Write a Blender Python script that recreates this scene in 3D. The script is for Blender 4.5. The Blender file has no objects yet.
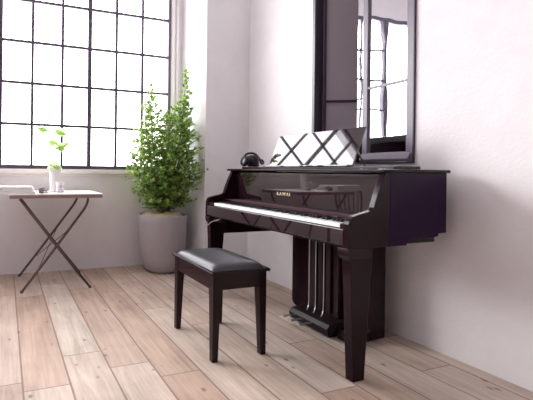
import bpy, bmesh, math, random
from mathutils import Vector, Matrix
random.seed(7)
S = bpy.context.scene
COL = S.collection
PI = math.pi

# ------------------------------------------------------------------ materials
def nmat(name):
    m = bpy.data.materials.new(name); m.use_nodes = True
    nt = m.node_tree; b = nt.nodes['Principled BSDF']
    return m, nt, b
def N(nt, t, **kw):
    n = nt.nodes.new(t)
    for k, v in kw.items(): setattr(n, k, v)
    return n
def simple(name, col, rough=.5, metal=0., noise=0., scale=8., bump=0., coat=0., spec=.5, stretch=(1,1,1), crough=.03):
    m, nt, b = nmat(name)
    b.inputs['Roughness'].default_value = rough
    b.inputs['Metallic'].default_value = metal
    b.inputs['Coat Weight'].default_value = coat
    b.inputs['Coat Roughness'].default_value = crough
    b.inputs['Specular IOR Level'].default_value = spec
    tc = N(nt, 'ShaderNodeTexCoord'); mp = N(nt, 'ShaderNodeMapping')
    mp.inputs['Scale'].default_value = stretch
    nz = N(nt, 'ShaderNodeTexNoise'); nz.inputs['Scale'].default_value = scale; nz.inputs['Detail'].default_value = 5
    nt.links.new(tc.outputs['Object'], mp.inputs[0]); nt.links.new(mp.outputs[0], nz.inputs['Vector'])
    mx = N(nt, 'ShaderNodeMix', data_type='RGBA')
    c = list(col) + [1]
    mx.inputs[6].default_value = [max(0, v*(1-noise)) for v in col] + [1]
    mx.inputs[7].default_value = [min(1, v*(1+noise)) for v in col] + [1]
    nt.links.new(nz.outputs['Fac'], mx.inputs[0]); nt.links.new(mx.outputs[2], b.inputs['Base Color'])
    if bump:
        bp = N(nt, 'ShaderNodeBump'); bp.inputs['Strength'].default_value = bump; bp.inputs['Distance'].default_value = .01
        nt.links.new(nz.outputs['Fac'], bp.inputs['Height']); nt.links.new(bp.outputs[0], b.inputs['Normal'])
    return m

def plaster(name, a, c):
    m, nt, b = nmat(name)
    tc = N(nt, 'ShaderNodeTexCoord')
    n1 = N(nt, 'ShaderNodeTexNoise'); n1.inputs['Scale'].default_value = 2.2; n1.inputs['Detail'].default_value = 8; n1.inputs['Roughness'].default_value = .65; n1.inputs['Distortion'].default_value = .4
    n2 = N(nt, 'ShaderNodeTexNoise'); n2.inputs['Scale'].default_value = 55; n2.inputs['Detail'].default_value = 4
    nt.links.new(tc.outputs['Object'], n1.inputs['Vector']); nt.links.new(tc.outputs['Object'], n2.inputs['Vector'])
    rp = N(nt, 'ShaderNodeValToRGB'); rp.color_ramp.elements[0].position = .32; rp.color_ramp.elements[1].position = .66
    rp.color_ramp.elements[0].color = (*a, 1); rp.color_ramp.elements[1].color = (*c, 1)
    nt.links.new(n1.outputs['Fac'], rp.inputs[0]); nt.links.new(rp.outputs[0], b.inputs['Base Color'])
    ad = N(nt, 'ShaderNodeMath', operation='MULTIPLY_ADD'); ad.inputs[1].default_value = .25
    nt.links.new(n2.outputs['Fac'], ad.inputs[0]); nt.links.new(n1.outputs['Fac'], ad.inputs[2])
    bp = N(nt, 'ShaderNodeBump'); bp.inputs['Strength'].default_value = .35; bp.inputs['Distance'].default_value = .012
    nt.links.new(ad.outputs[0], bp.inputs['Height']); nt.links.new(bp.outputs[0], b.inputs['Normal'])
    b.inputs['Roughness'].default_value = .85
    return m

def floor_material():
    m, nt, b = nmat('worn_pine_planks')
    L = nt.links.new
    tc = N(nt, 'ShaderNodeTexCoord'); sp = N(nt, 'ShaderNodeSeparateXYZ'); L(tc.outputs['Object'], sp.inputs[0])
    def M(op, a, bb=None, c=None):
        n = N(nt, 'ShaderNodeMath', operation=op)
        for i, v in enumerate((a, bb, c)):
            if v is None: continue
            if isinstance(v, (int, float)): n.inputs[i].default_value = v
            else: L(v, n.inputs[i])
        return n.outputs[0]
    px = M('DIVIDE', M('SUBTRACT', sp.outputs[0], .09), .2195)
    pid = M('FLOOR', px); fx = M('FRACT', px)
    w1 = N(nt, 'ShaderNodeTexWhiteNoise', noise_dimensions='1D'); L(pid, w1.inputs['W'])
    py = M('ADD', M('DIVIDE', sp.outputs[1], 1.35), M('MULTIPLY', w1.outputs['Value'], 9.7))
    bid = M('FLOOR', py); fy = M('FRACT', py)
    key = M('ADD', M('MULTIPLY', pid, 17.31), M('MULTIPLY', bid, 3.77))
    w2 = N(nt, 'ShaderNodeTexWhiteNoise', noise_dimensions='1D'); L(key, w2.inputs['W'])
    # board tone
    rp = N(nt, 'ShaderNodeValToRGB'); cr = rp.color_ramp
    cr.elements[0].position = 0; cr.elements[0].color = (.455, .325, .25, 1)
    cr.elements[1].position = 1; cr.elements[1].color = (.60, .51, .435, 1)
    e = cr.elements.new(.3); e.color = (.50, .375, .30, 1)
    e = cr.elements.new(.65); e.color = (.55, .44, .365, 1)
    L(w2.outputs['Value'], rp.inputs[0])
    # grain
    cb = N(nt, 'ShaderNodeCombineXYZ'); L(M('MULTIPLY', sp.outputs[0], 13.), cb.inputs[0]); L(M('MULTIPLY', sp.outputs[1], 1.3), cb.inputs[1]); L(M('MULTIPLY', w2.outputs['Value'], 40.), cb.inputs[2])
    g = N(nt, 'ShaderNodeTexNoise'); g.inputs['Scale'].default_value = 1.6; g.inputs['Detail'].default_value = 7; g.inputs['Roughness'].default_value = .62; g.inputs['Distortion'].default_value = .8
    L(cb.outputs[0], g.inputs['Vector'])
    cb2 = N(nt, 'ShaderNodeCombineXYZ'); L(M('MULTIPLY', sp.outputs[0], 60.), cb2.inputs[0]); L(M('MULTIPLY', sp.outputs[1], 3.), cb2.inputs[1]); L(key, cb2.inputs[2])
    g2 = N(nt, 'ShaderNodeTexNoise'); g2.inputs['Scale'].default_value = 1.; g2.inputs['Detail'].default_value = 4; L(cb2.outputs[0], g2.inputs['Vector'])
    # worn patches
    g3 = N(nt, 'ShaderNodeTexNoise'); g3.inputs['Scale'].default_value = 3.; g3.inputs['Detail'].default_value = 6; L(tc.outputs['Object'], g3.inputs['Vector'])
    val = M('ADD', M('ADD', M('MULTIPLY', g.outputs['Fac'], .9), M('MULTIPLY', g2.outputs['Fac'], .4)), M('ADD', M('MULTIPLY', g3.outputs['Fac'], .75), -.03))
    mul = N(nt, 'ShaderNodeMix', data_type='RGBA', blend_type='MULTIPLY'); mul.inputs[0].default_value = 1
    cv = N(nt, 'ShaderNodeCombineXYZ'); L(val, cv.inputs[0]); L(M('MULTIPLY', val, M('ADD', M('MULTIPLY', val, .05), .95)), cv.inputs[1]); L(M('MULTIPLY', val, M('ADD', M('MULTIPLY', val, .10), .89)), cv.inputs[2])
    L(rp.outputs[0], mul.inputs[6]); L(cv.outputs[0], mul.inputs[7])
    # knots
    vo = N(nt, 'ShaderNodeTexVoronoi'); vo.inputs['Scale'].default_value = 6.2; vo.inputs['Randomness'].default_value = 1
    vm = N(nt, 'ShaderNodeMapping'); vm.inputs['Scale'].default_value = (1.5, 1., 1); L(tc.outputs['Object'], vm.inputs[0]); L(vm.outputs[0], vo.inputs['Vector'])
    kn = N(nt, 'ShaderNodeMapRange'); kn.inputs[1].default_value = .05; kn.inputs[2].default_value = .13; kn.inputs[3].default_value = .85; kn.inputs[4].default_value = 0
    L(vo.outputs['Distance'], kn.inputs[0])
    mk = N(nt, 'ShaderNodeMix', data_type='RGBA'); mk.inputs[7].default_value = (.25, .13, .10, 1)
    L(kn.outputs[0], mk.inputs[0]); L(mul.outputs[2], mk.inputs[6])
    # seams
    ed = M('MINIMUM', fx, M('SUBTRACT', 1., fx)); ey = M('MINIMUM', fy, M('SUBTRACT', 1., fy))
    s1 = M('LESS_THAN', ed, .022); s2 = M('LESS_THAN', ey, .0022)
    sm = M('MAXIMUM', s1, s2)
    ms = N(nt, 'ShaderNodeMix', data_type='RGBA'); ms.inputs[7].default_value = (.19, .11, .085, 1)
    L(M('MULTIPLY', sm, .75), ms.inputs[0]); L(mk.outputs[2], ms.inputs[6])
    L(ms.outputs[2], b.inputs['Base Color'])
    b.inputs['Roughness'].default_value = .55; b.inputs['Specular IOR Level'].default_value = .35
    bp = N(nt, 'ShaderNodeBump'); bp.inputs['Strength'].default_value = .4; bp.inputs['Distance'].default_value = .006
    L(M('SUBTRACT', val, M('MULTIPLY', sm, 1.2)), bp.inputs['Height']); L(bp.outputs[0], b.inputs['Normal'])
    return m

def glass_material():
    m = bpy.data.materials.new('window_glass'); m.use_nodes = True; nt = m.node_tree; nt.nodes.clear()
    o = N(nt, 'ShaderNodeOutputMaterial'); t = N(nt, 'ShaderNodeBsdfTransparent'); g = N(nt, 'ShaderNodeBsdfGlossy')
    g.inputs['Roughness'].default_value = .02; t.inputs[0].default_value = (.97, .98, .98, 1)
    fr = N(nt, 'ShaderNodeFresnel'); fr.inputs[0].default_value = 1.45
    mx = N(nt, 'ShaderNodeMixShader'); ge = N(nt, 'ShaderNodeNewGeometry'); sb = N(nt, 'ShaderNodeMath', operation='SUBTRACT'); sb.inputs[0].default_value = 1; nt.links.new(ge.outputs['Backfacing'], sb.inputs[1])
    ml = N(nt, 'ShaderNodeMath', operation='MULTIPLY'); nt.links.new(fr.outputs[0], ml.inputs[0]); nt.links.new(sb.outputs[0], ml.inputs[1])
    nt.links.new(ml.outputs[0], mx.inputs[0]); nt.links.new(t.outputs[0], mx.inputs[1]); nt.links.new(g.outputs[0], mx.inputs[2])
    nt.links.new(mx.outputs[0], o.inputs[0])
    return m

def mirror_material():
    m, nt, b = nmat('old_mirror_glass')
    b.inputs['Base Color'].default_value = (.86, .87, .90, 1); b.inputs['Metallic'].default_value = 1; b.inputs['Roughness'].default_value = .015
    tc = N(nt, 'ShaderNodeTexCoord'); nz = N(nt, 'ShaderNodeTexNoise'); nz.inputs['Scale'].default_value = 4.5; nz.inputs['Detail'].default_value = 1
    nt.links.new(tc.outputs['Object'], nz.inputs['Vector'])
    bp = N(nt, 'ShaderNodeBump'); bp.inputs['Strength'].default_value = .035; bp.inputs['Distance'].default_value = .03
    nt.links.new(nz.outputs['Fac'], bp.inputs['Height']); nt.links.new(bp.outputs[0], b.inputs['Normal'])
    return m

M_wall = plaster('pale_plaster', (.80, .765, .775), (.87, .845, .855))
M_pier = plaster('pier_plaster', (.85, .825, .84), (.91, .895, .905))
M_low = plaster('window_wall_plaster', (.79, .75, .77), (.85, .82, .84))
M_ceil = simple('ceiling_paint', (.84, .83, .85), .9, noise=.03)
M_floor = floor_material()
M_far = plaster('left_wall_plaster', (.78,.74,.75), (.84,.81,.82))
M_dark = simple('dark_brown_wainscot', (.24,.20,.20), .8, noise=.2, scale=3)
M_glass = glass_material()
M_frame = simple('dark_steel_window_paint', (.085, .068, .10), .45, noise=.2, scale=20)
M_trimw = simple('cream_trim_paint', (.90, .86, .84), .6, noise=.05, scale=14, bump=.1)
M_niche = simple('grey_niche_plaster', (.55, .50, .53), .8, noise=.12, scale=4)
M_mirror = mirror_material()
M_dpane = simple('smoked_pane', (.42, .37, .40), .10, noise=.15, scale=3, stretch=(1,1,.3))
M_mframe = simple('mirror_frame_dark_plum', (.040, .024, .042), .35, noise=.3, scale=25, stretch=(1,1,.2))
M_mleaf = simple('mirror_leaf_grey_plum', (.19, .165, .205), .35, noise=.15, scale=30, stretch=(1,1,.15))
M_gloss = simple('polished_ebony', (.014, .006, .009), .04, noise=.1, scale=3, coat=1., spec=.6, crough=.01)
M_arm = simple('deep_brown_black_lacquer', (.016, .006, .009), .12, noise=.15, scale=5, spec=.15)
M_matte = simple('matte_dark_brown_lacquer', (.014, .007, .009), .42, noise=.1, scale=5, spec=.2)
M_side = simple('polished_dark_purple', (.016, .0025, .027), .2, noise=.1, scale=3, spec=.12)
M_soft = simple('satin_dark_brown_lacquer', (.018, .008, .010), .18, noise=.15, scale=5, spec=.22)
M_ivory = simple('white_key', (.93, .92, .93), .2, noise=.02)
M_ebony = simple('black_key_plastic', (.010, .007, .009), .55, spec=.2)
M_chrome = simple('chrome', (.75, .73, .77), .28, metal=1)
M_gold = simple('gold_lettering', (.80, .66, .46), .3, metal=.6)
M_felt = simple('dark_felt', (.05, .012, .02), .95)
M_leather = simple('charcoal_leatherette', (.040, .038, .046), .30, noise=.12, scale=60, bump=.06, spec=.42)
M_hp = simple('black_headphone_plastic', (.012, .010, .014), .3)
M_pot = simple('grey_concrete', (.40, .365, .375), .8, noise=.10, scale=9, bump=.15)
M_soil = simple('pale_moss', (.62, .52, .34), .95, noise=.4, scale=45, bump=.8)
M_bark = simple('grey_brown_bark', (.22, .16, .12), .9, noise=.3, scale=30)
def leafmat(name, c):
    m, nt, b = nmat(name)
    b.inputs['Roughness'].default_value = .4
    nz = N(nt, 'ShaderNodeTexNoise'); nz.inputs['Scale'].default_value = 12
    tc = N(nt, 'ShaderNodeTexCoord'); nt.links.new(tc.outputs['Object'], nz.inputs['Vector'])
    mx = N(nt, 'ShaderNodeMix', data_type='RGBA'); mx.inputs[6].default_value = [v*.7 for v in c]+[1]; mx.inputs[7].default_value = [min(1, v*1.3) for v in c]+[1]
    nt.links.new(nz.outputs['Fac'], mx.inputs[0]); nt.links.new(mx.outputs[2], b.inputs['Base Color'])
    o = nt.nodes['Material Output']; tr = N(nt, 'ShaderNodeBsdfTranslucent'); nt.links.new(mx.outputs[2], tr.inputs[0])
    ms = N(nt, 'ShaderNodeMixShader'); ms.inputs[0].default_value = .5
    nt.links.new(b.outputs[0], ms.inputs[1]); nt.links.new(tr.outputs[0], ms.inputs[2]); nt.links.new(ms.outputs[0], o.inputs[0])
    return m
M_leaf = [leafmat('leaf_light', (.48, .62, .20)), leafmat('leaf_mid', (.28, .45, .11)), leafmat('leaf_deep', (.12, .24, .06))]
M_seed = leafmat('seedling_leaf', (.55, .72, .32))
M_twood = simple('whitewashed_table_wood', (.72, .64, .60), .6, noise=.18, scale=16, stretch=(.15, 1, 1), bump=.15)
M_tedge = simple('weathered_brown_edge', (.30, .22, .20), .7, noise=.3, scale=20)
M_iron = simple('rusty_brown_iron', (.10, .066, .062), .6, noise=.35, scale=30, bump=.1)
M_ceramic = simple('white_ceramic', (.86, .85, .86), .25, noise=.02)
M_cloth = simple('white_cotton', (.88, .87, .87), .9, noise=.04, scale=40, bump=.2)
M_lav = simple('dried_grey_sprig', (.30, .27, .29), .9, noise=.3, scale=60)
# patterned cup
M_cup, nt, b = nmat('mottled_cup'); tc = N(nt, 'ShaderNodeTexCoord'); v = N(nt, 'ShaderNodeTexVoronoi'); v.inputs['Scale'].default_value = 42
nt.links.new(tc.outputs['Object'], v.inputs['Vector']); rp = N(nt, 'ShaderNodeValToRGB'); rp.color_ramp.elements[0].position = .25; rp.color_ramp.elements[1].position = .6
rp.color_ramp.elements[0].color = (.38, .35, .42, 1); rp.color_ramp.elements[1].color = (.80, .77, .80, 1)
nt.links.new(v.outputs['Distance'], rp.inputs[0]); nt.links.new(rp.outputs[0], b.inputs['Base Color']); b.inputs['Roughness'].default_value = .3

# ------------------------------------------------------------------ mesh helpers
def box(bm, x0, x1, y0, y1, z0, z1, mi=0):
    vs = [bm.verts.new(p) for p in ((x0,y0,z0),(x1,y0,z0),(x1,y1,z0),(x0,y1,z0),(x0,y0,z1),(x1,y0,z1),(x1,y1,z1),(x0,y1,z1))]
    fs = [bm.faces.new([vs[i] for i in f]) for f in ((0,3,2,1),(4,5,6,7),(0,1,5,4),(1,2,6,5),(2,3,7,6),(3,0,4,7))]
    for f in fs: f.material_index = mi
    return fs
def prism(bm, pts, ax, a, b, mi=0):
    """closed polygon pts (2-D, in the two other axes, order kept) extruded along axis ax from a to b"""
    def mk(p, t):
        c = list(p); c.insert(ax, t); return bm.verts.new(c)
    A = [mk(p, a) for p in pts]; B = [mk(p, b) for p in pts]
    n = len(pts); fs = [bm.faces.new(A), bm.faces.new(B[::-1])]
    for i in range(n): fs.append(bm.faces.new((A[i], B[i], B[(i+1) % n], A[(i+1) % n])))
    for f in fs: f.material_index = mi
def tube(bm, pts, r, seg=10, mi=0, closed=False):
    pts = [Vector(p) for p in pts]; rs = r if isinstance(r, (list, tuple)) else [r]*len(pts)
    rings = []; n = len(pts); up = None
    for i, p in enumerate(pts):
        if closed: d = pts[(i+1) % n]-pts[i-1]
        else: d = pts[min(i+1, n-1)]-pts[max(i-1, 0)]
        d.normalize()
        if up is None:
            up = Vector((0,0,1)) if abs(d.z) < .9 else Vector((0,1,0))
        s = d.cross(up).normalized(); up = s.cross(d).normalized()
        rings.append([bm.verts.new(p+(s*math.cos(2*PI*k/seg)+up*math.sin(2*PI*k/seg))*rs[i]) for k in range(seg)])
    for i in range(n if closed else n-1):
        a, b2 = rings[i], rings[(i+1) % n]
        for k in range(seg):
            f = bm.faces.new((a[k], a[(k+1) % seg], b2[(k+1) % seg], b2[k])); f.smooth = True; f.material_index = mi
    if not closed:
        bm.faces.new(rings[0][::-1]).material_index = mi; bm.faces.new(rings[-1]).material_index = mi
def lathe(bm, cx, cy, prof, seg=48, mi=0, smooth=True):
    rings = []
    for r, z in prof:
        if r < 1e-5: rings.append([bm.verts.new((cx, cy, z))])
        else: rings.append([bm.verts.new((cx+r*math.cos(2*PI*k/seg), cy+r*math.sin(2*PI*k/seg), z)) for k in range(seg)])
    for a, b2 in zip(rings, rings[1:]):
        for k in range(seg):
            k2 = (k+1) % seg
            if len(a) == 1: f = bm.faces.new((a[0], b2[k2], b2[k]))
            elif len(b2) == 1: f = bm.faces.new((a[k], a[k2], b2[0]))
            else: f = bm.faces.new((a[k], a[k2], b2[k2], b2[k]))
            f.smooth = smooth; f.material_index = mi
def curve_pts(ctrl, n=8):
    """Catmull-Rom through control points"""
    P = [Vector(c) for c in ctrl]; P = [P[0]*2-P[1]]+P+[P[-1]*2-P[-2]]; out = []
    for i in range(1, len(P)-2):
        for k in range(n):
            t = k/n; a, b2, c, d = P[i-1:i+3]
            out.append(.5*((2*b2)+(-a+c)*t+(2*a-5*b2+4*c-d)*t*t+(-a+3*b2-3*c+d)*t**3))
    out.append(P[-2]); return out
def obj(name, bm, mats, parent=None, bevel=0., seg=2, angle=35):
    bmesh.ops.recalc_face_normals(bm, faces=bm.faces)
    o0 = Vector((0,0,0)); p = parent
    while p: o0 += p.location; p = p.parent
    bmesh.ops.translate(bm, verts=bm.verts, vec=-o0)
    me = bpy.data.meshes.new(name); bm.to_mesh(me); bm.free()
    for m in (mats if isinstance(mats, (list, tuple)) else [mats]): me.materials.append(m)
    o = bpy.data.objects.new(name, me); COL.objects.link(o)
    if parent: o.parent = parent
    if bevel:
        md = o.modifiers.new('bevel', 'BEVEL'); md.width = bevel; md.segments = seg; md.limit_method = 'ANGLE'; md.angle_limit = math.radians(angle); md.harden_normals = True
    return o
def thing(name, label, cat, loc=(0,0,0), group=None):
    o = bpy.data.objects.new(name, None); COL.objects.link(o); o.location = loc; o.empty_display_size = .1
    o['label'] = label; o['category'] = cat
    if group: o['group'] = group
    return o
def struct(name, bm, mats, **k):
    o = obj(name, bm, mats, **k); o['kind'] = 'structure'; return o
B = bmesh.new
def bx(name, m, parent, *a, bevel=.002, **k):
    bm = B(); box(bm, *a); return obj(name, bm, m, parent, bevel=bevel, **k)

# ------------------------------------------------------------------ the room
XR, YB = 2.384, 3.898           # piano wall, window wall
XL, YF, ZC = -3.0, -2.4, 3.55
WT = .22
bm = B(); box(bm, XL-.3, XR+.75, YF-.3, YB+.3, -.1, 0); struct('floor', bm, M_floor)
bm = B(); box(bm, XL-.3, XR+.75, YF-.3, YB+.3, ZC, ZC+.1); struct('ceiling', bm, M_ceil)
# window wall (openings: X -1.75..1.745, Z .967..3.40)
WX0, WX1, WZ0, WZ1 = -2.6, 1.735, .965, 3.13
bm = B()
box(bm, XL-.3, XR+.3, YB, YB+WT, 0, WZ0); box(bm, XL-.3, XR+.3, YB, YB+WT, WZ1, ZC)
box(bm, XL-.3, WX0, YB, YB+WT, WZ0, WZ1); box(bm, WX1, XR+.3, YB, YB+WT, WZ0, WZ1)
struct('wall_back', bm, M_low)
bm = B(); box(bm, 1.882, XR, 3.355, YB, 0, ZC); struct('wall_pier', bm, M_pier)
# piano wall with the niche behind the mirrored window
NY0, NY1, NZ0, NZ1 = 1.668, 2.487, 1.085, 3.0
bm = B()
box(bm, XR, XR+.5, YF-.3, YB, 0, NZ0); box(bm, XR, XR+.5, YF-.3, YB, NZ1, ZC)
box(bm, XR, XR+.5, YF-.3, NY0, NZ0, NZ1); box(bm, XR, XR+.5, NY1, YB, NZ0, NZ1)
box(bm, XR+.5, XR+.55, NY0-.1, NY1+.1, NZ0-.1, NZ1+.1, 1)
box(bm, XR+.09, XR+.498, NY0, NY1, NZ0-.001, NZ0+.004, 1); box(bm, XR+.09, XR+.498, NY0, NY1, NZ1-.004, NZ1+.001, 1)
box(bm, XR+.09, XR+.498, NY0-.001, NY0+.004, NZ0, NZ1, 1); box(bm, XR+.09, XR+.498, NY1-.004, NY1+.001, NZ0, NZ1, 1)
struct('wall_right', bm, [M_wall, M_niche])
# left wall with two tall windows (out of frame, they light the room)
LW = []; LZ0, LZ1 = .5, 3.2
bm = B(); box(bm, XL-WT, XL, YF-.3, YB+.3, 0, LZ0); box(bm, XL-WT, XL, YF-.3, YB+.3, LZ1, ZC)
ys = [YF-.3]+[v for w in LW for v in w]+[YB+.3]
for i in range(0, len(ys), 2): box(bm, XL-WT, XL, ys[i], ys[i+1], LZ0, LZ1)
struct('wall_left', bm, M_far)
bm = B(); box(bm, XL-.3, XR+.3, YF-WT, YF, 0, ZC)
struct('wall_front', bm, M_dark)

# windows: steel frame + muntins + panes
def window(name, x0, x1, z0, z1, y, cols, rows, thick, railb=.035, stile=.03, swap=False):
    def bb(bm, a0, a1, b0, b1, c0, c1):
        if swap: box(bm, b0, b1, a0, a1, c0, c1)
        else: box(bm, a0, a1, b0, b1, c0, c1)
    root = bpy.data.objects.new(name, None); COL.objects.link(root); root['kind'] = 'structure'
    root.location = (y, x0, z0) if swap else (x0, y, z0)
    bm = B()
    bb(bm, x0, x0+stile, y-.02, y+.03, z0, z1); bb(bm, x1-stile, x1, y-.02, y+.03, z0, z1)
    bb(bm, x0+stile, x1-stile, y-.02, y+.03, z0, z0+railb); bb(bm, x0+stile, x1-stile, y-.02, y+.03, z1-.05, z1)
    obj('window_frame', bm, M_frame, root, bevel=.003)
    bm = B()
    for c in cols:
        w = .021 if c in thick else .0135
        bb(bm, c-w, c+w, y-.012, y+.014, z0+railb, z1-.05)
    for r in rows: bb(bm, x0+stile, x1-stile, y-.010, y+.012, r-.0130, r+.0130)
    obj('muntin', bm, M_frame, root)
    bm = B(); bb(bm, x0+.01, x1-.01, y+.002, y+.006, z0+.01, z1-.01)
    obj('window_pane', bm, M_glass, root)
    return root
yw = YB+.012
rows = [1.471, 1.878, 2.285, 2.695]
w1 = window('window_1', -.062, 1.735, 1.028, WZ1, yw, [.247, .543, .824, 1.112, 1.405], rows, [.824], railb=.042, stile=.028)
w2 = window('window_2', WX0, -.062, 1.028, WZ1, yw, [-.95, -1.75], [1.47], [-.95], stile=.03)
for lw, nm in zip(LW, ('window_3', 'window_4')):
    window(nm, lw[0], lw[1], LZ0, LZ1, XL-.1, [lw[0]+.5*k for k in (1,2,3)], [1.0,1.5,2.0,2.6], [], swap=True)
# latch of the middle casement
bm = B(); tube(bm, [(.835, yw-.02, 1.60), (.845, yw-.045, 1.595), (.875, yw-.055, 1.575), (.895, yw-.055, 1.565)], [.007,.006,.005,.007], 8)
box(bm, .818, .835, yw-.03, yw-.012, 1.56, 1.62)
obj('window_latch', bm, M_frame, w1)
for (x, z) in ((-.55, 1.62), (-.50, 1.50)):
    bm = B(); tube(bm, [(x, yw-.02, z), (x, yw-.05, z+.03)], .012, 8); box(bm, x-.012, x+.012, yw-.02, yw, z-.05, z+.05); obj('window_latch', bm, M_frame, w2)
# sill and reveal trim
bm = B(); box(bm, WX0, 1.882, YB-.034, YB+.0, .985, 1.030); box(bm, WX0, 1.882, YB-.014, YB, .962, .985)
struct('trim_1', bm, M_trimw, bevel=.004)
bm = B(); box(bm, 1.742, 1.78, YB-.012, YB, 1.030, ZC); box(bm, 1.80, 1.825, YB-.02, YB, 1.030, ZC)
struct('trim_2', bm, M_trimw, bevel=.003)

# ------------------------------------------------------------------ mirrored window on the piano wall
mw = thing('mirrored_window', 'tall dark plum framed mirrored window hung on the plaster wall above the piano', 'mirror', (XR, 2.07, 1.09))
bm = B()
box(bm, XR-.014, XR+.10, 2.455, 2.483, 1.09, 2.98); box(bm, XR-.014, XR+.06, 1.668, 1.676, 1.09, 2.98)
box(bm, XR-.014, XR+.06, 1.676, 2.455, 1.09, 1.100); box(bm, XR-.014, XR+.06, 1.676, 2.455, 2.94, 2.98)
obj('frame', bm, M_mframe, mw, bevel=.002)
bm = B(); box(bm, XR-.020, XR-.014, 2.458, 2.483, 1.09, 2.98); obj('frame_moulding', bm, M_mleaf, mw, bevel=.001)
# right-hand leaf
lf = B()
box(lf, XR-.006, XR+.022, 1.993, 2.031, 1.10, 2.93); box(lf, XR-.006, XR+.022, 1.677, 1.722, 1.10, 2.93)
box(lf, XR-.006, XR+.022, 1.722, 1.993, 1.135, 1.165); box(lf, XR-.006, XR+.022, 1.722, 1.993, 2.88, 2.93)
leaf = obj('leaf_frame', lf, M_mleaf, mw, bevel=.003)
bm = B(); prism(bm, [(XR-.030,1.112),(XR-.034,1.122),(XR-.008,1.160),(XR+.006,1.160),(XR+.006,1.104),(XR-.018,1.104)], 1, 1.69, 2.031)
obj('bottom_rail', bm, M_mleaf, mw, bevel=.002)
bm = B(); box(bm, XR-.004, XR+.016, 1.722, 1.993, 1.607, 1.624); obj('glazing_bar', bm, M_mleaf, mw, bevel=.002)
bm = B(); prism(bm, [(XR+.008,1.715),(XR+.0112,2.0),(XR+.0142,2.0),(XR+.011,1.715)], 2, 1.155, 2.89); obj('mirror_pane', bm, M_mirror, mw)
# narrow fixed mirror strip beside the leaf
bm = B(); box(bm, XR+.010, XR+.013, 2.031, 2.084, 1.10, 2.93); obj('mirror_pane', bm, M_mirror, mw)
bm = B(); box(bm, XR+.004, XR+.010, 2.031, 2.084, 1.548, 1.560); obj('glazing_bar', bm, M_mframe, mw)
# inward-swung smoked leaf
h0 = Vector((XR+.055, 2.445, 0)); h1 = Vector((XR+.30, 2.318, 0)); d = (h1-h0).normalized(); nrm = Vector((d.y, -d.x, 0))
def slab(bm, t0, t1, o0, o1, z0, z1):
    L = (h1-h0).length; c = []
    for (t, o) in ((t0,o0),(t1,o0),(t1,o1),(t0,o1)): p = h0+d*(t*L)+nrm*o; c.append((p.x, p.y))
    prism(bm, c, 2, z0, z1)
bm = B(); slab(bm, 0, 1, 0, .006, 1.12, 2.90); obj('smoked_pane', bm, M_dpane, mw)
bm = B(); slab(bm, 0, .07, .006, .02, 1.11, 2.91); slab(bm, 0, 1, .006, .02, 1.10, 1.14); slab(bm, 0, 1, .006, .02, 2.87, 2.92)
obj('leaf_frame', bm, M_mframe, mw, bevel=.002)
bm = B(); slab(bm, .07, 1, .006, .018, 1.592, 1.610); obj('glazing_bar', bm, M_mframe, mw)

# ------------------------------------------------------------------ the piano
Y0, Y1 = 1.422, 2.820
pn = thing('digital_piano', 'glossy dark upright grand-style piano with open keyboard against the plaster wall', 'piano', (1.95, 2.12, 0))
arm = [(1.588,.655),(1.588,.775),(1.592,.790),(1.603,.805),(1.622,.814),(1.672,.826),(1.715,.834),(1.742,.842),(1.752,.855),(1.760,.880),(1.776,.920),(1.795,.965),(1.812,1.0),(1.822,1.020),(1.826,1.032)]
side = arm+[(1.862,1.032),(1.862,.655)]
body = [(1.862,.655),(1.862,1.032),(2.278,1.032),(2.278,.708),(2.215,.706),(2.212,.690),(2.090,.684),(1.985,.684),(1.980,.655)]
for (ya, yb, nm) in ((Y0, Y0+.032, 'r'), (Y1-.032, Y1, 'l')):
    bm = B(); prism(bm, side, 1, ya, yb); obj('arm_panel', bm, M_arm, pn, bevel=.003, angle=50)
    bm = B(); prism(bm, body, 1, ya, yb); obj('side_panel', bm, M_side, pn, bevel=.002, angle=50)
# lid, folded-back front lid
bx('lid', M_arm, pn, 1.800, 2.288, Y0-.014, Y1+.018, 1.032, 1.049, bevel=.005, seg=3)
bx('folded_lid', M_soft, pn, 1.925, 2.12, Y0+.03, Y1-.015, 1.050, 1.067, bevel=.004, seg=3)
# back, front panel, bottom
bx('back_panel', M_soft, pn, 2.24, 2.27, Y0+.033, Y1-.033, .69, 1.031)
bm = B(); prism(bm, [(1.858,.796),(1.858,1.020),(1.872,1.028),(1.882,1.028),(1.882,.796)], 1, Y0+.033, Y1-.033); obj('front_panel', bm, M_gloss, pn, bevel=.002)
bx('fallboard_ledge', M_felt, pn, 1.757, 1.858, Y0+.033, Y1-.033, .7895, .7955, bevel=0)
bx('key_felt', M_felt, pn, 1.757, 1.80, 1.486, 2.70, .765, .789, bevel=0)
bx('key_bed', M_soft, pn, 1.606, 2.238, Y0+.033, Y1-.033, .655, .715)
bx('key_slip', M_gloss, pn, 1.586, 1.605, Y0+.033, Y1-.033, .668, .748, bevel=.003)
bx('key_block', M_soft, pn, 1.598, 1.789, Y0+.033, 1.484, .716, .775, bevel=.003)
bx('key_block', M_soft, pn, 1.598, 1.789, 2.703, Y1-.033, .716, .775, bevel=.003)
bx('lower_rail', M_soft, pn, 1.73, 2.275, 2.770, 2.80, .512, .654)
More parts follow.
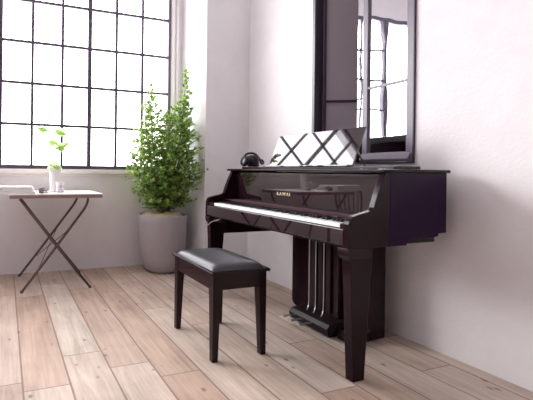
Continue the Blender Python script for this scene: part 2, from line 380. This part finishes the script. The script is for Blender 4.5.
# keys
KY0, KY1 = 1.4865, 2.7005; kw = (KY1-KY0)/52
bm = B(); box(bm, 1.600, 1.756, -kw/2+.0006, kw/2-.0006, .752, .772); 
wk = obj('white_key', bm, M_ivory, None, bevel=.0012); wkm = wk
bm = B(); prism(bm, [(1.650,.7722),(1.655,.786),(1.756,.786),(1.756,.7722)], 1, -.0052, .0052); bk = obj('black_key', bm, M_ebony, None, bevel=.001)
Lp = pn.location.copy()
def addkey(src, y, first):
    k = src if first else src.copy()
    if not first: COL.objects.link(k)
    k.parent = pn; k.location = (-Lp.x, y-Lp.y, -Lp.z); return k
# left end (low A) is at high Y for the player facing +X
fw = fb = True
for i in range(52):
    y = KY1-kw*(i+.5); addkey(wk, y, fw); fw = False
    note = (i+5) % 7              # 0=C ... 5=A 6=B
    if note in (0, 1, 3, 4, 5) and i < 51:
        addkey(bk, KY1-kw*(i+1), fb); fb = False
# logo
cu = bpy.data.curves.new('logo_text', 'FONT'); cu.body = 'KAWAI'; cu.size = .034; cu.extrude = .0004; cu.align_x = 'CENTER'; cu.space_character = 1.35; cu.offset = .0006
to = bpy.data.objects.new('tmp_text', cu); COL.objects.link(to)
dg = bpy.context.evaluated_depsgraph_get(); me = bpy.data.meshes.new_from_object(to.evaluated_get(dg)); bpy.data.objects.remove(to)
me.transform(Matrix(((0,0,-1,0),(-1,0,0,0),(0,1,0,0),(0,0,0,1)))); me.materials.clear(); me.materials.append(M_gold)
lg = bpy.data.objects.new('logo', me); COL.objects.link(lg); lg.parent = pn; lg.location = Vector((1.857, 2.205, .862))-Lp
lg['label'] = 'gold brand lettering on the front panel'
# music desk
Xb, zb, a = 1.952, 1.069, math.radians(23.2); Ld = .262; th = .012
s, c = math.sin(a), math.cos(a)
def dp(t, o): return (Xb+s*t+c*o, zb+c*t-s*o)
bm = B(); prism(bm, [dp(0,0), dp(Ld,0), dp(Ld,th), dp(0,th)], 1, 1.730, 2.491); obj('music_desk', bm, M_gloss, pn, bevel=.003, seg=3)
bx('desk_ledge', M_gloss, pn, 1.905, 1.960, 1.725, 2.496, 1.0675, 1.076)
for yy in (1.80, 2.42):
    bm = B(); p0 = dp(.17, th+.001); tube(bm, [(p0[0], yy, p0[1]), (2.14, yy, 1.069)], .005, 6); obj('desk_strut', bm, M_chrome, pn)
# legs: tapered with capital
for (ya, sg) in ((Y0, 1), (Y1, -1)):
    bm = B()
    def sec(x0, x1, w, z): 
        y0, y1 = (ya+.002, ya+w) if sg > 0 else (ya-w, ya-.002)
        return [bm.verts.new(p) for p in ((x0,y0,z),(x1,y0,z),(x1,y1,z),(x0,y1,z))]
    secs = [sec(1.626,1.700,.045,0), sec(1.608,1.735,.052,.50), sec(1.604,1.745,.054,.600)]
    bm.faces.new(secs[0][::-1]); bm.faces.new(secs[-1])
    for A_, B_ in zip(secs, secs[1:]):
        for k in range(4): bm.faces.new((A_[k], A_[(k+1)%4], B_[(k+1)%4], B_[k]))
    obj('leg', bm, M_arm, pn, bevel=.003)
    y0, y1 = (ya, ya+.064) if sg > 0 else (ya-.064, ya)
    bm = B(); prism(bm, [(1.588,.6545),(1.748,.6545),(1.748,.601),(1.600,.601),(1.590,.618),(1.586,.640)], 1, y0, y1); obj('leg_capital', bm, M_soft, pn, bevel=.002)
# back board with rounded lower corner
pts = [(2.408,.70)]+[(2.408-.045+.045*math.cos(t), .055-.045*math.sin(t)) for t in [k*PI/12 for k in range(0,7)]]+[(1.733,.010),(1.733,.70)]
pts = [(y, min(z, .683)) for y, z in pts]
bm = B(); prism(bm, pts, 0, 2.120, 2.235); obj('rear_stand', bm, M_arm, pn, bevel=.004)
bx('rear_stand_foot', M_soft, pn, 2.13, 2.225, 1.76, 2.33, 0, .012, bevel=0)
# lyre: board, rods, pedal box, pedals
bx('lyre_board', M_soft, pn, 2.010, 2.045, 1.875, 2.125, .10, .654, bevel=.003)
for yy in (2.090, 2.032, 1.965):
    bx('lyre_slat', M_matte, pn, 1.992, 2.009, yy-.044, yy-.010, .115, .654, bevel=.004)
    bm = B(); tube(bm, curve_pts([(1.984,yy,.654),(1.984,yy,.40),(1.984,yy,.16),(1.975,yy-.004,.112),(1.955,yy-.012,.092)]), .0032, 8); obj('lyre_rod', bm, M_chrome, pn)
bm = B(); prism(bm, [(1.895,.020),(1.885,.060),(1.905,.088),(1.990,.098),(2.118,.098),(2.118,.020)], 1, 1.835, 2.170); obj('pedal_box', bm, M_matte, pn, bevel=.004)
bx('pedal_box_foot', M_soft, pn, 1.93, 2.09, 1.86, 2.15, 0, .0195, bevel=0)
bx('pedal_box_extension', M_soft, pn, 1.96, 2.118, 1.735, 1.834, .004, .060)
for yy in (2.110, 2.035, 1.962):
    bm = B(); tube(bm, curve_pts([(0,0,0),(.035,0,.003),(.070,0,.002),(.095,0,-.004),(.108,0,-.010)],4), [.007]*8+[.008,.009,.011,.012,.0135,.0135,.013,.011,.006], 10)
    for v_ in bm.verts: v_.co = Vector((1.890-v_.co.x, yy+v_.co.y*1.15, .057+v_.co.z*.55))
    obj('pedal', bm, M_chrome, pn)
bm = B(); tube(bm, curve_pts([(1.600,2.800,.615),(1.575,2.790,.598),(1.575,2.75,.590),(1.58,2.70,.622),(1.59,2.64,.640),(1.60,2.60,.656)]), .0035, 8)
obj('headphone_hook', bm, M_lav, pn)
bx('control_box', M_soft, pn, 1.592, 1.635, 2.60, 2.68, .628, .654)

# ------------------------------------------------------------------ headphones on the lid
hp = thing('headphones', 'black headphones lying on the left end of the piano lid', 'headphones', (1.90, 2.66, 1.049))
def cup(y, x, tilt):
    bm = B(); lathe(bm, 0, 0, [(0,-.018),(.034,-.018),(.042,-.010),(.042,.006),(.034,.016),(0,.018)], 24)
    bmesh.ops.rotate(bm, verts=bm.verts, cent=(0,0,0), matrix=Matrix.Rotation(PI/2+tilt, 3, 'Y'))
    bmesh.ops.translate(bm, verts=bm.verts, vec=(x, y, 1.049+.043)); return bm
obj('ear_cup', cup(2.665, 1.846, .25), M_hp, hp, bevel=0); obj('ear_cup', cup(2.655, 1.884, -.15), M_hp, hp)
bm = B(); pts = curve_pts([(1.842,2.66,1.09),(1.838,2.66,1.125),(1.865,2.66,1.150),(1.91,2.66,1.156),(1.950,2.66,1.140),(1.975,2.655,1.105),(1.985,2.65,1.075)])
tube(bm, pts, .009, 8); obj('headband', bm, M_hp, hp)
bm = B(); tube(bm, curve_pts([(1.985,2.65,1.075),(2.0,2.65,1.075),(2.01,2.66,1.09),(2.0,2.67,1.105),(1.99,2.66,1.09)]), .008, 8); obj('band_end', bm, M_hp, hp)
bm = B(); lathe(bm, 1.925, 2.66, [(0,1.050),(.036,1.050),(.040,1.058),(.038,1.125),(.030,1.140),(0,1.142)], 24); obj('ear_cushion', bm, M_hp, hp)
hp.location = (1.985, 2.755, 1.069); hp.scale = (1.12, 1.0, 1.08)

# ------------------------------------------------------------------ bench
bn = thing('piano_bench', 'dark lacquered piano bench with padded charcoal seat standing before the keyboard', 'bench', (1.235, 2.04, 0))
bx0, bx1, by0, by1 = 1.062, 1.405, 1.793, 2.285
bx('seat_board', M_soft, bn, bx0-.014, bx1+.014, by0-.014, by1+.014, .472, .487, bevel=.004)
bm = B()
nx, ny = 14, 18; g = []
for i in range(nx+1):
    row = []
    for j in range(ny+1):
        u, v2 = i/nx*2-1, j/ny*2-1
        h = .034*(1-abs(u)**5)**.5*(1-abs(v2)**6)**.5
        row.append(bm.verts.new((bx0+(bx1-bx0)*i/nx, by0+(by1-by0)*j/ny, .489+h)))
    g.append(row)
for i in range(nx):
    for j in range(ny):
        f = bm.faces.new((g[i][j], g[i+1][j], g[i+1][j+1], g[i][j+1])); f.smooth = True
edge = [g[i][0] for i in range(nx+1)]+[g[nx][j] for j in range(1,ny+1)]+[g[i][ny] for i in range(nx-1,-1,-1)]+[g[0][j] for j in range(ny-1,0,-1)]
lo = [bm.verts.new((v_.co.x, v_.co.y, .487)) for v_ in edge]
for k in range(len(edge)): bm.faces.new((edge[k], edge[(k+1)%len(edge)], lo[(k+1)%len(edge)], lo[k]))
bm.faces.new(lo)
cs = obj('seat_cushion', bm, M_leather, bn)
bm = B(); z = .4895; tube(bm, [(bx0-.003,by0-.003,z),(bx1+.003,by0-.003,z),(bx1+.003,by1+.003,z),(bx0-.003,by1+.003,z)], .003, 6, closed=True); obj('piping', bm, M_leather, cs)
for (a0,a1,b0,b1,n) in ((bx0+.02,bx1-.02,by0+.004,by0+.022,0),(bx0+.02,bx1-.02,by1-.022,by1-.004,0),(bx0+.004,bx0+.022,by0+.02,by1-.02,0),(bx1-.022,bx1-.004,by0+.02,by1-.02,0)):
    bx('apron', M_soft, bn, a0,a1,b0,b1,.385,.4715, bevel=.002)
for sx in (0,1):
    for sy in (0,1):
        bm = B(); 
        def sec(w, z):
            x0 = bx0+.001 if sx == 0 else bx1-.001-w; y0 = by0+.001 if sy == 0 else by1-.001-w
            return [bm.verts.new(p) for p in ((x0,y0,z),(x0+w,y0,z),(x0+w,y0+w,z),(x0,y0+w,z))]
        ss = [sec(.034,0), sec(.048,.385), sec(.048,.4715)]
        bm.faces.new(ss[0][::-1]); bm.faces.new(ss[-1])
        for A_, B_ in zip(ss, ss[1:]):
            for k in range(4): bm.faces.new((A_[k],A_[(k+1)%4],B_[(k+1)%4],B_[k]))
        obj('leg', bm, M_soft, bn, bevel=.003)

# ------------------------------------------------------------------ potted tree
PX, PY = 1.545, 3.625
pt = thing('potted_tree', 'leafy small-leaved green tree in a tall round grey concrete pot by the window', 'plant', (PX, PY, 0))
bm = B(); lathe(bm, PX, PY, [(0,0),(.125,0),(.150,.008),(.180,.035),(.205,.085),(.225,.16),(.240,.26),(.249,.38),(.252,.50),(.252,.572),(.248,.578),(.236,.578),(.232,.570),(.230,.50),(0,.50)], 64); obj('pot', bm, M_pot, pt)
bm = B(); lathe(bm, PX, PY, [(.229,.502),(.229,.552),(.17,.590),(.10,.602),(.0,.606)], 40)
for v_ in bm.verts: v_.co.z += random.uniform(-.01, .012) if v_.co.z > .52 else 0
obj('soil', bm, M_soil, pt)
# stems: base, tip, spread radius profile
tips = [(1.735,3.50,2.05),(1.80,3.54,1.84),(1.68,3.55,1.74),(1.375,3.58,1.90),(1.44,3.66,1.78),(1.33,3.52,1.68),(1.50,3.50,1.62),(1.26,3.55,1.45),(1.60,3.70,1.58),(1.81,3.62,1.55),(1.20,3.52,1.15),(1.83,3.50,1.15),(1.50,3.40,1.30),(1.70,3.38,1.25),(1.36,3.42,1.05)]
stems = []
bms = B()
for t in tips:
    base = Vector((PX+random.uniform(-.06,.06), PY+random.uniform(-.06,.04), .58)); tip = Vector(t)
    mid = base.lerp(tip, .5)+Vector((random.uniform(-.03,.03), random.uniform(-.03,.03), 0)); mid.x = base.x+(tip.x-base.x)*.72; mid.y = base.y+(tip.y-base.y)*.7
    c_ = curve_pts([base, mid, tip], 10); n_ = len(c_); stems.append(c_)
    tube(bms, c_, [.009*(1-i/n_)+.0015 for i in range(n_)], 6)
obj('stem', bms, M_bark, pt)
bl = B(); bt = B()
def leaf_at(bm, p, d, L, W, mi):
    d = d.normalized(); up = Vector((random.uniform(-.6,.6), random.uniform(-.6,.6), 1)).normalized()
    s_ = d.cross(up)
    if s_.length < .1: s_ = Vector((1,0,0))
    s_.normalize(); n_ = s_.cross(d)
    P = [p, p+d*L*.35+s_*W+n_*L*.10, p+d*L*.75+s_*W*.75+n_*L*.08, p+d*L, p+d*L*.75-s_*W*.75+n_*L*.08, p+d*L*.35-s_*W+n_*L*.10, p+d*L*.55]
    V = [bm.verts.new(q) for q in P]
    for tri in ((0,1,6),(1,2,6),(2,3,6),(3,4,6),(4,5,6),(5,0,6)):
        f = bm.faces.new([V[k] for k in tri]); f.material_index = mi; f.smooth = True
XMAX = 1.872
for c_ in stems:
    L_ = sum((c_[i+1]-c_[i]).length for i in range(len(c_)-1)); nt_ = int(L_/.0140)
    for k in range(nt_):
        t = .06+.94*k/nt_; i = min(int(t*(len(c_)-1)), len(c_)-2); p = c_[i].lerp(c_[i+1], t*(len(c_)-1)-i)
        ang = random.uniform(0, 2*PI); zz = p.z; rad = (.275 if zz < 1.25 else .275-.195*min(1,(zz-1.25)/.6))*random.uniform(.3,1.05)*(1-.55*t**3)
        dirv = Vector((math.cos(ang), math.sin(ang), random.uniform(.0, .8))).normalized()
        e = p+dirv*rad
        if e.x > XMAX-.02 and e.y > 3.33: e.x = XMAX-.02-random.uniform(0,.05)
        e.y = min(e.y, YB-.05)
        tube(bt, [p, p.lerp(e,.5)+Vector((0,0,.008)), e], [.0018,.0014,.0009], 4)
        for q in range(int(6+rad/.014)):
            tt = random.uniform(.25, 1.05); lp = p.lerp(e, tt)
            dd = Vector((random.gauss(0,1), random.gauss(0,1), random.gauss(.3,.7)))+dirv
            Lf = random.uniform(.021,.036)
            tipp = lp+dd.normalized()*Lf
            if (tipp.x > XMAX and tipp.y > 3.33) or tipp.y > YB-.03 or tipp.z < .60: continue
            leaf_at(bl, lp, dd, Lf, Lf*.40, random.choices((0,1,2),(5,5,2.5))[0])
obj('twigs', bt, M_bark, pt); obj('foliage', bl, M_leaf, pt)

# ------------------------------------------------------------------ folding table
tb = thing('folding_table', 'small folding cafe table with whitewashed wood top and crossed iron legs under the window', 'table', (.42, 3.53, 0))
bm = B()
for k in range(4):
    y0 = 3.222+k*.1525; box(bm, .030, .812, y0, y0+.150, .812, .822)
obj('tabletop', bm, M_twood, tb, bevel=.002)
bm = B(); box(bm, .036,.806,3.226,3.246,.786,.8115); box(bm, .036,.806,3.806,3.826,.786,.8115); box(bm, .036,.056,3.246,3.806,.786,.8115); box(bm, .786,.806,3.246,3.806,.786,.8115)
obj('table_rim', bm, M_tedge, tb, bevel=.001)
for y in (3.284, 3.795):
    bm = B(); tube(bm, curve_pts([(.690,y,.781),(.687,y,.75),(.660,y,.69),(.56,y,.555),(.35,y,.278),(.14,y,.006)], 6), .0110, 8); obj('leg', bm, M_iron, tb)
    bm = B(); yy = y+(-.019 if y < 3.5 else -.019)
    tube(bm, [(.118,yy,.781),(.42,yy,.38),(.713,yy,.006)], .0110, 8); obj('leg', bm, M_iron, tb)
for y in (3.265, 3.284, 3.776, 3.795):
    x = .14 if y in (3.284, 3.795) else .713
    bm = B(); lathe(bm, x, y, [(0,0),(.013,0),(.013,.012),(.008,.02),(0,.02)], 12); obj('foot', bm, M_iron, tb)
def onleg(x): return .006+(x-.14)*(.555-.006)/.42
bm = B(); tube(bm, [(.52,3.293,onleg(.52)),(.27,3.787,onleg(.27)-.005)], .0035, 6); obj('cross_rod', bm, M_iron, tb)
bm = B(); tube(bm, [(.27,3.293,onleg(.27)),(.50,3.787,onleg(.50))], .0035, 6); obj('cross_rod', bm, M_iron, tb)

# things on the table
TZ = .8225
vs = thing('seedling_vase', 'slender white vase with a pale green seedling standing on the cafe table', 'vase', (.432, 3.54, TZ))
bm = B(); lathe(bm, .432, 3.54, [(0,TZ),(.038,TZ),(.042,TZ+.005),(.046,TZ+.10),(.054,TZ+.225),(.057,TZ+.232),(.054,TZ+.232),(.050,TZ+.215),(0,TZ+.215)], 32); obj('vase_body', bm, M_ceramic, vs)
bm = B(); st = curve_pts([(.432,3.54,TZ+.212),(.450,3.53,TZ+.32),(.470,3.53,TZ+.42),(.478,3.53,TZ+.54)],6); tube(bm, st, .0028, 6)
sts = [(st[-1],(.478,3.52,TZ+.56))]
tube(bm, [st[6],(.41,3.52,TZ+.40),(.345,3.50,TZ+.50),(.32,3.49,TZ+.545)], .002, 5)
tube(bm, [st[8],(.50,3.52,TZ+.41),(.55,3.50,TZ+.43)], .002, 5); obj('stem', bm, M_seed, vs)
for cpt, n_, Lf in (((.478,3.53,TZ+.545),14,.085),((.32,3.49,TZ+.545),12,.080),((.55,3.50,TZ+.43),8,.065),((.475,3.53,TZ+.40),13,.08),((.415,3.52,TZ+.44),10,.07),((.432,3.54,TZ+.235),18,.085)):
    bm = B()
    for k in range(n_):
        an = 2*PI*k/n_+random.uniform(-.2,.2); leaf_at(bm, Vector(cpt)+Vector((random.uniform(-.01,.01),0,random.uniform(-.012,.012))), Vector((math.cos(an), math.sin(an), random.uniform(-.7,.8))), Lf*random.uniform(.8,1.15), Lf*.40, 0)
    obj('leaf_cluster', bm, M_seed, vs)
jar = B(); lathe(jar, .470, 3.452, [(0,TZ),(.030,TZ),(.034,TZ+.006),(.0365,TZ+.092),(.034,TZ+.095),(.031,TZ+.090),(.029,TZ+.012),(0,TZ+.012)], 28)
j = obj('cup', jar, M_cup); j['label'] = 'small mottled grey and white cup in front of the white vase'; j['category'] = 'cup'
# folded cloth with a grey sprig tied at its end
cl = B(); random.seed(3)
for layer in range(3):
    nx, ny = 16, 10; g = []
    x0, x1, y0, y1 = -.13, .240-.012*layer, 3.27+.01*layer, 3.56-.02*layer
    zt = TZ+.019*layer+.001
    top = [[cl.verts.new((x0+(x1-x0)*i/nx+.02*(j/ny), y0+(y1-y0)*j/ny, zt+.0170+.004*math.sin(i*.8+layer)*math.sin(j*.6)*(1 if layer else .3))) for j in range(ny+1)] for i in range(nx+1)]
    bot = [[cl.verts.new((x0+(x1-x0)*i/nx+.02*(j/ny), y0+(y1-y0)*j/ny, zt)) for j in range(ny+1)] for i in range(nx+1)]
    for i in range(nx):
        for jj in range(ny):
            cl.faces.new((top[i][jj],top[i+1][jj],top[i+1][jj+1],top[i][jj+1])).smooth = True
            cl.faces.new((bot[i][jj],bot[i][jj+1],bot[i+1][jj+1],bot[i+1][jj]))
    ring = lambda q: [q[i][0] for i in range(nx+1)]+[q[nx][j_] for j_ in range(1,ny+1)]+[q[i][ny] for i in range(nx-1,-1,-1)]+[q[0][j_] for j_ in range(ny-1,0,-1)]
    a_, b_ = ring(top), ring(bot)
    for k in range(len(a_)): cl.faces.new((a_[k], b_[k], b_[(k+1)%len(a_)], a_[(k+1)%len(a_)]))
fc = obj('folded_cloth', cl, M_cloth); fc['label'] = 'folded white cloth lying on the left end of the cafe table'; fc['category'] = 'cloth'
sp_ = B()
for k in range(16):
    y = 3.31+random.uniform(-.015,.015); z = TZ+.007+random.uniform(0,.03)
    tube(sp_, [(.270, y, z), (.29+random.uniform(-.01,.02), y+random.uniform(-.02,.02), z+random.uniform(-.004,.02)), (.315+random.uniform(0,.045), y+random.uniform(-.04,.04), max(TZ+.006, z+random.uniform(-.012,.014)))], [.003,.005,.002], 5)
so = obj('dried_sprig', sp_, M_lav); so['label'] = 'small grey dried sprig lying at the right end of the white cloth'; so['category'] = 'dried sprig'

# ------------------------------------------------------------------ cafe chair left of the table (seen reflected in the piano)
ch = thing('cafe_chair', 'dark curved-back cafe chair by the window wall, reflected in the piano front', 'chair', (-.46, 3.55, 0))
cx_, cy_ = -.46, 3.55
bm = B(); lathe(bm, cx_, cy_-.02, [(0,.44),(.19,.44),(.205,.45),(.205,.462),(.19,.472),(0,.475)], 32); obj('seat', bm, M_iron, ch)
bm = B(); yb_ = cy_+.19
tube(bm, curve_pts([(cx_-.17,yb_-.03,.46),(cx_-.21,yb_,.64),(cx_-.205,yb_+.01,.77),(cx_-.12,yb_+.015,.835),(cx_,yb_+.015,.85),(cx_+.12,yb_+.015,.835),(cx_+.205,yb_+.01,.77),(cx_+.21,yb_,.64),(cx_+.17,yb_-.03,.46)],6), .011, 8); obj('back_hoop', bm, M_iron, ch)
for k in range(-2,3):
    bm = B(); x = cx_+k*.075; tube(bm, curve_pts([(cx_+k*.055,yb_-.025,.465),(x,yb_,.62),(x*1.0+k*.004,yb_+.010,.76),(x,yb_+.013,.83)],5), .006, 6); obj('back_spindle', bm, M_iron, ch)
for sx, sy in ((-1,-1),(1,-1),(-1,1),(1,1)):
    bm = B(); tube(bm, [(cx_+sx*.13,cy_-.02+sy*.12,.44),(cx_+sx*.19,cy_-.02+sy*.17,0.004)], .010, 8); obj('leg', bm, M_iron, ch)

# ------------------------------------------------------------------ light
w = bpy.data.worlds.new('overcast_sky'); S.world = w; w.use_nodes = True
bg = w.node_tree.nodes['Background']; bg.inputs[0].default_value = (.985, .955, 1.0, 1); bg.inputs[1].default_value = SKY = 9.5
sl = bpy.data.lights.new('hazy_sun', 'SUN'); sl.energy = 2.2; sl.angle = math.radians(28); sl.color = (1, .97, .95)
so_ = bpy.data.objects.new('hazy_sun', sl); COL.objects.link(so_); so_.rotation_euler = Vector((.72, -.58, -.42)).to_track_quat('-Z', 'Y').to_euler()
def portal(loc, rot, sx, sy):
    l = bpy.data.lights.new('window_portal', 'AREA'); l.shape = 'RECTANGLE'; l.size = sx; l.size_y = sy; l.cycles.is_portal = True
    o = bpy.data.objects.new('window_portal', l); COL.objects.link(o); o.location = loc; o.rotation_euler = rot
portal(((WX0+WX1)/2, YB+.2, (WZ0+WZ1)/2), (-PI/2, 0, 0), WX1-WX0, WZ1-WZ0)
for a_, b_ in LW: portal((XL-.2, (a_+b_)/2, (LZ0+LZ1)/2), (0, -PI/2, 0), LZ1-LZ0, b_-a_)

# ------------------------------------------------------------------ camera
f, cxp, hyp = 381., 132.6, 170.
yaw, roll = math.radians(18.5), math.radians(.65)
Fv = Vector((math.sin(yaw), math.cos(yaw), 0)); Rv = Vector((math.cos(yaw), -math.sin(yaw), 0)); Uv = Vector((0,0,1))
cX = Rv*math.cos(roll)+Uv*math.sin(roll); cY = -Rv*math.sin(roll)+Uv*math.cos(roll)
mt = Matrix((cX, cY, -Fv)).transposed().to_4x4(); mt.translation = Vector((0,0,1.03))
cam = bpy.data.cameras.new('camera'); co = bpy.data.objects.new('camera', cam); COL.objects.link(co); co.matrix_world = mt
cam.sensor_fit = 'HORIZONTAL'; cam.sensor_width = 36; cam.lens = 36*f/533
cam.shift_x = (266.5-cxp)/533; cam.shift_y = -(200-hyp)/533
cam.clip_start = .05
S.camera = co
S.view_settings.view_transform = 'Standard'; S.view_settings.look = 'None'; S.view_settings.gamma = 1; S.view_settings.exposure = 0.12
S.view_settings.use_curve_mapping = False
